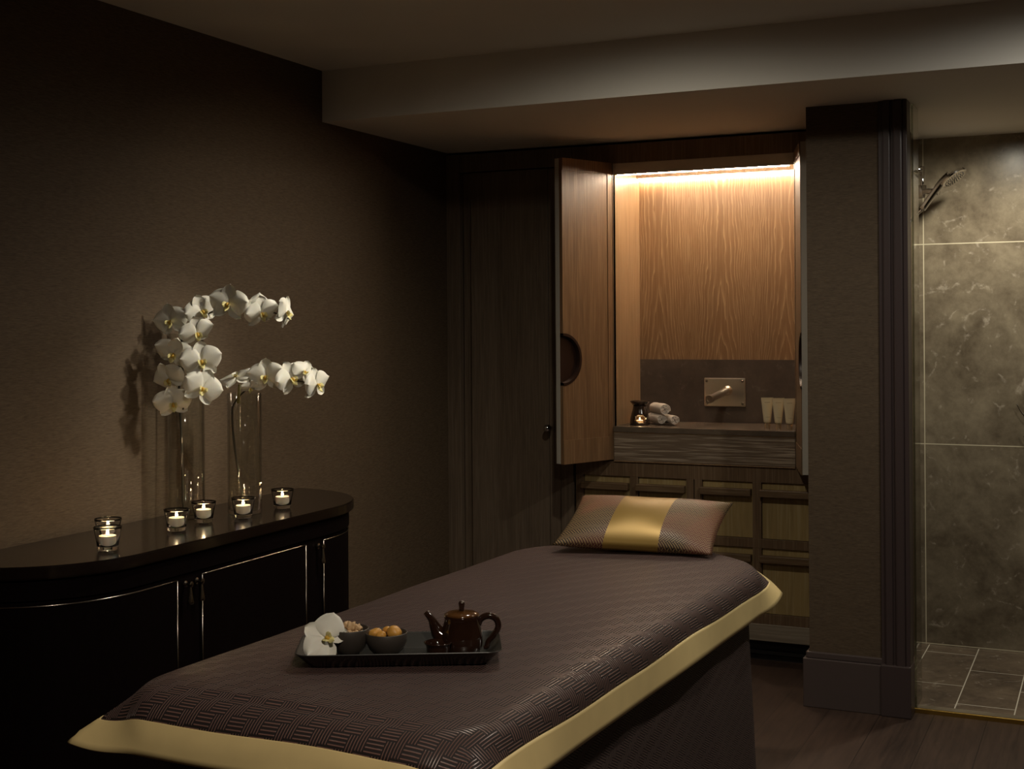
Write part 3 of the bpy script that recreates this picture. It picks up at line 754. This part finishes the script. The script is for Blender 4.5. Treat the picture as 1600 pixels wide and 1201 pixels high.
obj('stake', B().tube([(-2.882, 3.552, 1.30), (-2.878, 3.553, 1.42)], .0055, 8, smooth=1), 'stem_green', orA, True)
FA = [  # position, yaw, pitch, roll(deg), size
    ((-2.899, 3.520, 1.520), -24, -8, 12, .112), ((-2.795, 3.552, 1.553), 30, -8, 25, .112), ((-2.705, 3.580, 1.577), -22, -2, -8, .124),
    ((-2.592, 3.610, 1.545), 30, -26, 15, .112), ((-2.612, 3.630, 1.568), 10, 30, 70, .095), ((-2.520, 3.648, 1.545), 62, -5, -20, .112),
    ((-2.806, 3.540, 1.480), 28, -32, 14, .110), ((-2.885, 3.520, 1.412), -18, -30, -20, .118), ((-2.792, 3.545, 1.388), 10, -8, 6, .124),
    ((-2.900, 3.515, 1.328), -32, -30, 24, .112), ((-2.788, 3.545, 1.298), 14, -5, -22, .122), ((-2.885, 3.515, 1.248), 4, -22, 8, .116)]
# the lower blossoms hang on a side stem outside the vase, in front of it
SHX = Vector((.050, -.064, 0))
obj('stem', B().tube([Vector(p)+q for p, q in (((-2.862, 3.560, 1.500), SHX*0), ((-2.866, 3.548, 1.492), SHX*.7), ((-2.872, 3.545, 1.44), SHX*1.05), ((-2.866, 3.545, 1.36), SHX*1.1), ((-2.860, 3.545, 1.28), SHX*1.1), ((-2.868, 3.545, 1.225), SHX*1.1))], .0028, 8), 'stem', orA, True)
FA = [(tuple(Vector(c)+(SHX*1.15 if c[2] < 1.46 else SHX*.5 if c[2] < 1.53 and c[0] < -2.78 else SHX*0)), a_, b_, c_, d_) for c, a_, b_, c_, d_ in FA]
for i, (c, yw, pt, rl, sz) in enumerate(FA): flower(c, face(yw, pt), math.radians(rl), sz, orA, 10+i*7)
orB = thing('orchid_spray', (-2.75, 3.695, CT+.016), 'lower spray of white moth orchids leaning right out of the shorter vase', 'orchid')
stB = [(-2.735, 3.70, .873), (-2.765, 3.69, 1.079), (-2.776, 3.69, 1.201), (-2.762, 3.69, 1.239), (-2.733, 3.697, 1.272), (-2.7, 3.707, 1.294), (-2.623, 3.731, 1.312), (-2.536, 3.757, 1.310), (-2.471, 3.776, 1.285)]
obj('stem', B().tube(stB, [.004]*3+[.0034]*3+[.0026]*3, 8), 'stem', orB, True)
obj('stake', B().tube([(-2.750, 3.69, 1.235), (-2.742, 3.69, 1.30)], .0055, 8, smooth=1), 'stem_green', orB, True)
FB = [((-2.742, 3.668, 1.325), -30, 55, 30, .100), ((-2.692, 3.68, 1.290), 20, -50, 0, .062), ((-2.640, 3.70, 1.328), -20, -4, 4, .118),
      ((-2.553, 3.725, 1.322), 32, -6, 22, .116), ((-2.515, 3.75, 1.342), 15, 20, -30, .088), ((-2.468, 3.752, 1.300), 50, -6, 10, .112)]
for i, (c, yw, pt, rl, sz) in enumerate(FB): flower(c, face(yw, pt), math.radians(rl), sz, orB, 90+i*5)

# ------------------------------------------------------------------ treatment table
TA = math.radians(-2.0); TCX, TCY = -1.445, 3.18; TZ = .752
def T(s, t, z): return Vector((TCX+s*math.cos(TA)-t*math.sin(TA), TCY+s*math.sin(TA)+t*math.cos(TA), z))
HW, HLN, HLF = .385, 1.035, .95       # half width, near and far half lengths of the flat top
def near_pt(s, t):
    """nearest point of the rounded table outline, outward normal and signed distance"""
    r = .22 if t > 0 else .10; H = HLF if t > 0 else HLN
    ax_, ay = abs(s), abs(t); cx_, cy_ = HW-r, H-r
    if ax_ > cx_ and ay > cy_:
        v = Vector((ax_-cx_, ay-cy_)); L = max(v.length, 1e-9); n = v/L; d = L-r; p = Vector((cx_, cy_))+n*r; corner = min(n.x, n.y)*2*.7071
    elif ax_-HW > ay-H: n = Vector((1, 0)); d = ax_-HW; p = Vector((HW, ay)); corner = 0
    else: n = Vector((0, 1)); d = ay-H; p = Vector((ax_, H)); corner = 0
    sx_, sy_ = (1 if s >= 0 else -1), (1 if t >= 0 else -1)
    return Vector((p.x*sx_, p.y*sy_)), Vector((n.x*sx_, n.y*sy_)), d, corner
RB = .050
def cloth_pt(s, t, wob=True):
    p, n, d, cr = near_pt(s, t)
    RB = .050+(.045*abs(n.y)**2 if t < 0 else 0)
    crown = .006*math.cos(min(1, abs(s)/HW)*PI/2)
    if d <= 0:
        e = min(1, -d/.12); z = TZ+crown-.006*(1-e)**2
        z += .016*math.exp(-((s-.02)/.20)**4)*math.exp(-((t-.98)/.14)**2)          # head rest cushion under the pillow
        z += .0016*math.sin(7*s+3*t)*math.sin(5*t)*e
        return T(s, t, z)
    z0 = TZ-.006; d *= 1-(.36 if t > 0 else .20)*cr**1.5
    if cr > 0: tilt = math.radians(9+(44 if t > 0 else 50)*cr**1.3)
    else: tilt = math.radians(9)
    per = t if abs(n.x) > abs(n.y) else s
    w_ = math.sin(per*6.1+1.0)+.6*math.sin(per*13.0+s)
    tilt += math.radians(5)*w_*(1-cr) if wob else 0
    amax = PI/2-tilt
    th = min(d/RB, amax); out = RB*math.sin(th); dz = RB*(1-math.cos(th)); rest = d-th*RB
    if rest > 0: out += rest*math.sin(tilt); dz += rest*math.cos(tilt)
    dz *= 1
    q = Vector((p.x, p.y))+n*out
    return T(q.x, q.y, z0-dz+(.004*w_ if abs(n.y) < .5 else .003*w_)*min(1, d/.1))
def cloth_cover():
    wq = HW+.158; tn, tf = -(HLN+.160), HLF+.092; bw = .068
    def axis(a, b, n, extra):
        L = sorted(set([round(a+(b-a)*i/n, 5) for i in range(n+1)]+extra)); return L
    Ss = axis(-wq, wq, 90, [-wq+bw, wq-bw]); Ts = axis(tn, tf, 170, [tn+bw, tf-bw])
    P = [[cloth_pt(s, t) for t in Ts] for s in Ss]; U = [[(s, t) for t in Ts] for s in Ss]
    e = 1e-4
    inside = lambda i, j: Ss[i] >= -wq+bw-e and Ss[i+1] <= wq-bw+e and Ts[j] >= tn+bw-e and Ts[j+1] <= tf-bw+e
    b1 = B(); b1.grid(P, U, inside); b2 = B(); b2.grid(P, U, lambda i, j: not inside(i, j))
    o = obj('coverlet', b1, 'coverlet', None, True, 'plum brown fret-patterned coverlet with gold border spread over the treatment table', 'coverlet', loc=(TCX, TCY, TZ), solid=.004)
    obj('gold_border', b2, 'border', o, True, 'plain gold silk border', solid=.006)
cloth_cover()
tb = thing('treatment_table', (TCX, TCY, 0), 'massage table with dark patterned skirt reaching the floor, under the gold-edged coverlet', 'treatment table')
def skirt():
    def ring(k, z, r2=0, dh=0, fold=0):
        P = []
        for corner, (sx_, sy_) in enumerate(((1, -1), (1, 1), (-1, 1), (-1, -1))):
            r = .24 if sy_ > 0 else .12; H = (HLF if sy_ > 0 else HLN)+k; W_ = HW+k; r += k
            a0 = {0: -PI/2, 1: 0, 2: PI/2, 3: PI}[corner]
            if corner in (0, 1, 2, 3):
                for i in range(13):
                    a = a0+PI/2*i/12; P.append((sx_*(W_-r)+r*math.cos(a), sy_*(H-r)+r*math.sin(a)))
                nx = {0: (W_, H), 1: (W_, H), 2: (W_, H), 3: (W_, H)}
            # straight run to the next corner
            if corner == 0:
                for i in range(1, 40): P.append((W_, -(H-r)+((HLF+k-.24-k)+(H-r))*i/40))
            if corner == 1:
                for i in range(1, 14): P.append((W_-r-(2*(W_-r))*i/14, H))
            if corner == 2:
                for i in range(1, 40): P.append((-W_, (H-r)-((H-r)+(HLN+k-.12-k))*i/40))
            if corner == 3:
                for i in range(1, 14): P.append((-(W_-r)+2*(W_-r)*i/14, -H))
        P.append(P[0]); out = []; uv = []; acc = 0
        for i, (s, t) in enumerate(P):
            if i: acc += math.hypot(s-P[i-1][0], t-P[i-1][1])
            f = fold*(math.sin(acc*17)+.5*math.sin(acc*29+1))
            _, n, _, _ = near_pt(s, t)
            out.append(T(s+n.x*f, t+n.y*f, z)); uv.append((acc, z))
        return out, uv
    rows = [ring(-.25, .738), ring(-.02, .738), ring(.004, .728), ring(.010, .70)]+[ring(.012+.022*i/8, .70-.69*i/8, fold=.006*i/8) for i in range(1, 9)]
    b1 = B(); b1.grid([r[0] for r in rows], [r[1] for r in rows])
    capv = ring(-.25, .738)[0][:-1]; b1.bm.faces.new([b1.bm.verts.new(v) for v in capv])
    bmesh.ops.remove_doubles(b1.bm, verts=b1.bm.verts[:], dist=1e-5)
    obj('skirt', b1, 'skirt', tb, True, 'dark patterned floor-length skirt', auto=50)
skirt()

# ------------------------------------------------------------------ lumbar pillow
def pillow():
    W, H, TH = .260, .164, .055
    bl = Vector((-1.655, 3.905, .800)); 
    c = Vector((-1.412, 4.085, .840)); xd = Vector((.49, .085, -.012)).normalized(); rise = math.radians(23)
    yd0 = UPZ.cross(xd).normalized(); yd = (yd0*math.cos(rise)+UPZ*math.sin(rise)); zd = xd.cross(yd)
    def pt(u, v, sgn, off=0):
        pinch = 1-.055*(1-u*u)*0; ew = 1-.05*(1-abs(v)**2.2); eh = 1-.07*(1-abs(u)**2.4)
        x = u*W*ew+v*.02; y = v*H*eh
        h = TH*((1-abs(u)**2.6)**.55)*((1-abs(v)**2.2)**.62)
        h *= 1+.06*math.sin(5*u+2)*math.cos(3*v)
        return c+xd*x+yd*y+zd*(sgn*(h+off)) 
    us = sorted(set([round(-1+2*i/44, 4) for i in range(45)]+[-.36, .33])); vs = [round(-1+2*i/28, 4) for i in range(29)]
    def patch(bt, cond):
        for sg in (1, -1):
            P = [[pt(u, v, sg) for v in vs] for u in us]; U = [[(u*W, v*H) for v in vs] for u in us]
            bt.grid(P, U, lambda i, j: cond((us[i]+us[i+1])/2))
        bmesh.ops.remove_doubles(bt.bm, verts=bt.bm.verts[:], dist=1e-5)
        return bt
    root = thing('lumbar_pillow', (c.x, c.y, .80), 'oblong maze-patterned brocade pillow with a gold satin band at the head of the table', 'pillow')
    obj('brocade_cover', patch(B(), lambda u: u < -.36 or u > .33), 'pillow', root, True)
    obj('satin_band', patch(B(), lambda u: -.36 < u < .33), 'satin', root, True, 'plain gold satin band')
pillow()

# ------------------------------------------------------------------ tray and tea things
TRA = math.radians(27.5); TRC = Vector((-1.446, 2.524, 0)); TRZ = TZ+.0095
tmat = Matrix.Translation((TRC.x, TRC.y, TRZ)) @ Matrix.Rotation(TRA, 4, 'Z')
def rrect(hw, hh, r, z, n=7):
    P = []
    for sx_, sy_, a0 in ((1, -1, -PI/2), (1, 1, 0), (-1, 1, PI/2), (-1, -1, PI)):
        for i in range(n+1):
            a = a0+PI/2*i/n; P.append(Vector((sx_*(hw-r)+r*math.cos(a), sy_*(hh-r)+r*math.sin(a), z)))
    return P
bt = B(); levels = [(.190, .066, .02, 0), (.196, .072, .026, .001), (.222, .098, .03, .030), (.225, .101, .032, .032), (.224, .100, .031, .0335), (.219, .095, .029, .032), (.196, .072, .024, .005), (.19, .066, .02, .004)]
P = []
for hw, hh, r, z in levels: q = rrect(hw, hh, r, z); P.append(q+[q[0]])
bt.grid(P); bmesh.ops.remove_doubles(bt.bm, verts=bt.bm.verts[:], dist=1e-6)
for lv in (0, -1):
    zz = levels[lv][3]; bt.bm.faces.new([v for v in sorted([v for v in bt.bm.verts if abs(v.co.z-zz) < 1e-6 and abs(v.co.x) <= .1901], key=lambda v: math.atan2(v.co.y, v.co.x))])
bt.xf(tmat)
obj('serving_tray', bt, 'tray', None, True, 'long black lacquer tray with upturned rim lying on the coverlet', 'tray', loc=(TRC.x, TRC.y, TRZ), auto=40)
IZ = TRZ+.0055
def on_tray(u, v): p = tmat @ Vector((u, v, 0)); return (p.x, p.y, IZ)
def bowl(c, r, h, lab):
    return obj('snack_bowl', B().lathe([(0, .0), (r*.45, .0), (r*.52, .002), (r*.80, h*.28), (r*.97, h*.62), (r, h*.97), (r-.001, h), (r-.0035, h*.985), (r*.90, h*.6), (r*.72, h*.3), (r*.4, h*.14), (0, h*.12)], c, 44), 'bowl', None, True, lab, 'bowl', 'charcoal snack bowls on the tray', loc=c)
cB1, cB2 = on_tray(-.113, .012), on_tray(-.030, .002)
bowl(cB1, .0445, .060, 'charcoal stoneware bowl of walnuts, behind the orchid blossom on the tray')
bowl(cB2, .0475, .052, 'charcoal stoneware bowl of dried apricots, in the middle of the tray')
def lump(name, c, r, mat, seed, lab, cat, group, flat=.7, rough_=.28):
    rnd = random.Random(seed); bm = bmesh.new(); bmesh.ops.create_icosphere(bm, subdivisions=3, radius=1)
    ph = [rnd.random()*6 for _ in range(6)]; rz = Matrix.Rotation(rnd.random()*6, 3, 'Z') @ Matrix.Rotation(rnd.random()*.8-.4, 3, 'X')
    fr = 5 if mat == 'nut' else 3
    for v in bm.verts:
        p = v.co.copy(); k = 1+rough_*(math.sin(p.x*fr+ph[0])*math.sin(p.y*fr+ph[1])+.6*math.sin(p.z*fr*1.6+ph[2])*math.cos(p.x*fr*1.4+ph[3]))
        v.co = Vector(c)+rz @ Vector((p.x*k*r, p.y*k*r*.85, p.z*k*r*flat))
    q = B(); q.bm.free(); q.bm = bm
    return obj(name, q, mat, None, True, lab, cat, group, loc=c)
rn = random.Random(4)
nuts = [(0, 0, .050, .012), (.018, .006, .051, .0115), (-.018, .006, .050, .0115), (.006, -.018, .051, .011), (-.012, -.020, .050, .010), (.024, -.012, .050, .010), (-.028, -.008, .049, .009), (.004, .022, .050, .011),
        (.008, -.003, .064, .0125), (-.008, .004, .063, .0115), (.021, .0, .062, .010), (-.024, .020, .050, .0095)]
NL = ['at the centre of the lower layer in the left snack bowl', 'at the back right of the lower layer in the snack bowl', 'at the back left of the lower layer in the snack bowl', 'at the very front of the heap in the snack bowl',
      'at the front left of the heap in the snack bowl', 'at the right end of the heap in the snack bowl', 'at the left end of the heap in the snack bowl', 'at the far back of the heap in the snack bowl',
      'on top of the heap, the largest and in the middle', 'on top of the heap, left of the largest piece', 'on top of the heap, right of the largest piece', 'lying low near the far left rim of the bowl']
for i, (dx, dy, dz, r) in enumerate(nuts):
    lump('walnut', (cB1[0]+dx, cB1[1]+dy, cB1[2]+dz), r, 'nut', i, 'shelled walnut piece '+NL[i], 'nut', 'shelled walnuts in the bowl', .8, .34)
apr = [((-.026, -.004, .047), .0155, 'small dried apricot at the left edge of the right snack bowl'), ((-.004, -.016, .047), .0125, 'small dried apricot at the front centre of the bowl'),
       ((.021, .0, .053), .0200, 'largest dried apricot, on the right side of the bowl'), ((-.004, .010, .054), .0105, 'small dried apricot bit sticking up in the middle of the bowl'), ((.006, .022, .046), .014, 'dried apricot at the back of the bowl')]
for i, (d_, r, lb) in enumerate(apr):
    lump('dried_apricot', (cB2[0]+d_[0], cB2[1]+d_[1], cB2[2]+d_[2]), r, 'apricot', 40+i, lb, 'dried fruit', 'dried apricots in the bowl', .72, .10)
# tea cup
cc = on_tray(.085, -.020)
obj('tea_cup', B().lathe([(0, 0), (.024, 0), (.0255, .003), (.0262, .022), (.0275, .027), (.0312, .031), (.0315, .0325), (.030, .033), (.0262, .029), (.0225, .024), (.0215, .006), (0, .005)], cc, 40), 'tea', None, True, 'small brown glazed tea cup in front of the teapot', 'cup', loc=cc)
# teapot
tc = Vector(on_tray(.138, .026)); xd = Vector((math.cos(TRA-.05), math.sin(TRA-.05), 0))
tp = thing('teapot', tc, 'dark brown glazed teapot with amber lid on the right of the tray', 'teapot')
obj('body', B().lathe([(0, 0), (.041, 0), (.0435, .003), (.0475, .020), (.0475, .033), (.0445, .052), (.0405, .064), (.0390, .074), (.0400, .080), (.0390, .081), (.036, .079), (.035, .070), (0, .068)], tc, 48), 'tea', tp, True)
ld = obj('lid', B().lathe([(.035, .078), (.0387, .0815), (.0395, .0835), (.032, .0870), (.016, .0895), (.006, .0905), (0, .0905)], tc, 44), 'tea_lid', tp, True, 'amber brown glazed lid')
obj('lid_knob', B().lathe([(0, .091), (.0062, .092), (.0058, .096), (.0068, .102), (.0072, .108), (.0055, .112), (0, .113)], tc, 20), 'tea', ld, True)
def tpt(u, z): return tc+xd*u+Vector((0, 0, z))
obj('spout', B().tube([tpt(-.032, .026), tpt(-.050, .038), tpt(-.060, .055), tpt(-.068, .072), tpt(-.081, .088)], [.021, .018, .0125, .0085, .006], 18), 'tea', tp, True)
obj('handle', B().tube([tpt(.037, .058), tpt(.043, .072), tpt(.060, .079), tpt(.077, .072), tpt(.082, .054), tpt(.072, .036), (tpt(.060, .022)), tpt(.056, .010), tpt(.049, .008)], [.007, .0075, .0075, .0075, .0072, .0068, .0062, .006, .004], 12), 'tea', tp, True)
# orchid blossom lying on the tray's left end
p_ = Vector(on_tray(-.160, -.036))+Vector((0, 0, .049))
flower(p_, Vector((.50, -.70, .42)), math.radians(58), .100, None, 301, 'single white orchid blossom with yellow lip on the left end of the tray')

# ------------------------------------------------------------------ shower fittings
hs = thing('shower_bracket', (-.80, 6.16, 2.1), 'chrome wall bracket holding the hand shower beside the door casing', 'shower bracket')
obj('upright', B().tube([(-.778, 6.10, 2.06), (-.778, 6.10, 2.20)], .010, 14, smooth=1), 'chrome', hs, True)
obj('wall_bracket', B().tube([(XSL+.001, 6.10, 2.185), (-.775, 6.10, 2.185)], .014, 14, smooth=1), 'chrome', hs, True)
obj('wall_bracket', B().lathe([(0, 0), (.026, 0), (.026, .008), (.015, .012)], (XSL+.001, 6.10, 2.185), 20, (1, 0, 0)), 'chrome', hs, True)
obj('slider', B().lathe([(0, -.03), (.02, -.028), (.02, .028), (0, .03)], (-.778, 6.10, 2.085), 20).tube([(-.778, 6.10, 2.085), (-.745, 6.06, 2.082), (-.700, 6.03, 2.072)], [.012, .013, .014], 14), 'chrome', hs, True)
hh = thing('hand_shower', (-.72, 6.04, 2.08), 'chrome hand shower angled up to the right in its holder', 'hand shower')
h0, h1, h2, h3 = Vector((-.770, 6.03, 2.000)), Vector((-.720, 6.03, 2.070)), Vector((-.682, 6.03, 2.118)), Vector((-.618, 6.03, 2.165))
obj('handle', B().tube([h0, h1, h2, (h2+h3)/2], [.014, .0155, .018, .024], 16), 'chrome', hh, True)
hd = (h3-h2).normalized(); nn = Vector((hd.z, -.16, -hd.x)).normalized()
obj('spray_head', B().lathe([(0, -.002), (.022, -.001), (.036, .005), (.060, .014), (.063, .021), (.061, .027), (.055, .028), (0, .028)], (h2+h3)/2+hd*.006-nn*.006, 36, nn), 'chrome', hh, True, auto=40)
nz = B()
cN = (h2+h3)/2+hd*.006+nn*.0225
u1 = nn.orthogonal().normalized(); u2 = nn.cross(u1)
for rr, cnt in ((.008, 6), (.019, 12), (.032, 18), (.045, 24)):
    for i in range(cnt):
        a = 2*PI*i/cnt; nz.lathe([(.0022, -.001), (.0018, .002), (0, .0024)], cN+(u1*math.cos(a)+u2*math.sin(a))*rr, 6, nn)
obj('nozzles', nz, 'kick', hh, True, 'ring of dark rubber nozzles')
tag(bpy.data.objects['nozzles'], kind='stuff')
obj('shower_hose', B().tube([h0-Vector((.0, 0, .002)), h0+Vector((-.028, .0, -.03)), (-.822, 5.98, 1.90), (-.824, 5.93, 1.5), (-.824, 5.93, 1.2)], .0065, 10), 'chrome', None, True, 'chrome hose hanging from the hand shower behind the casing', 'shower hose')
mx = thing('shower_mixer', (-.345, YSB, 1.05), 'chrome mixer lever at the right edge on the shower back wall', 'shower mixer')
obj('wall_plate', B().lathe([(0, 0), (.05, 0), (.05, .008), (.03, .02), (.025, .05), (0, .052)], (-.262, YSB, 1.04), 32, (0, -1, 0)), 'chrome', mx, True, auto=40)
obj('lever', B().tube([(-.266, YSB-.045, 1.04), (-.345, YSB-.058, 1.068), (-.374, YSB-.062, 1.095), (-.393, YSB-.066, 1.132)], [.006, .005, .003, .0028], 10), 'chrome', mx, True)
obj('button', B().lathe([(0, 0), (.006, 0), (.006, .012), (0, .013)], (-.362, YSB-.02, .985), 12, (0, -1, 0)).tube([(-.362, YSB-.001, .985), (-.362, YSB-.022, .985)], .003, 8, smooth=1), 'chrome', mx, True)
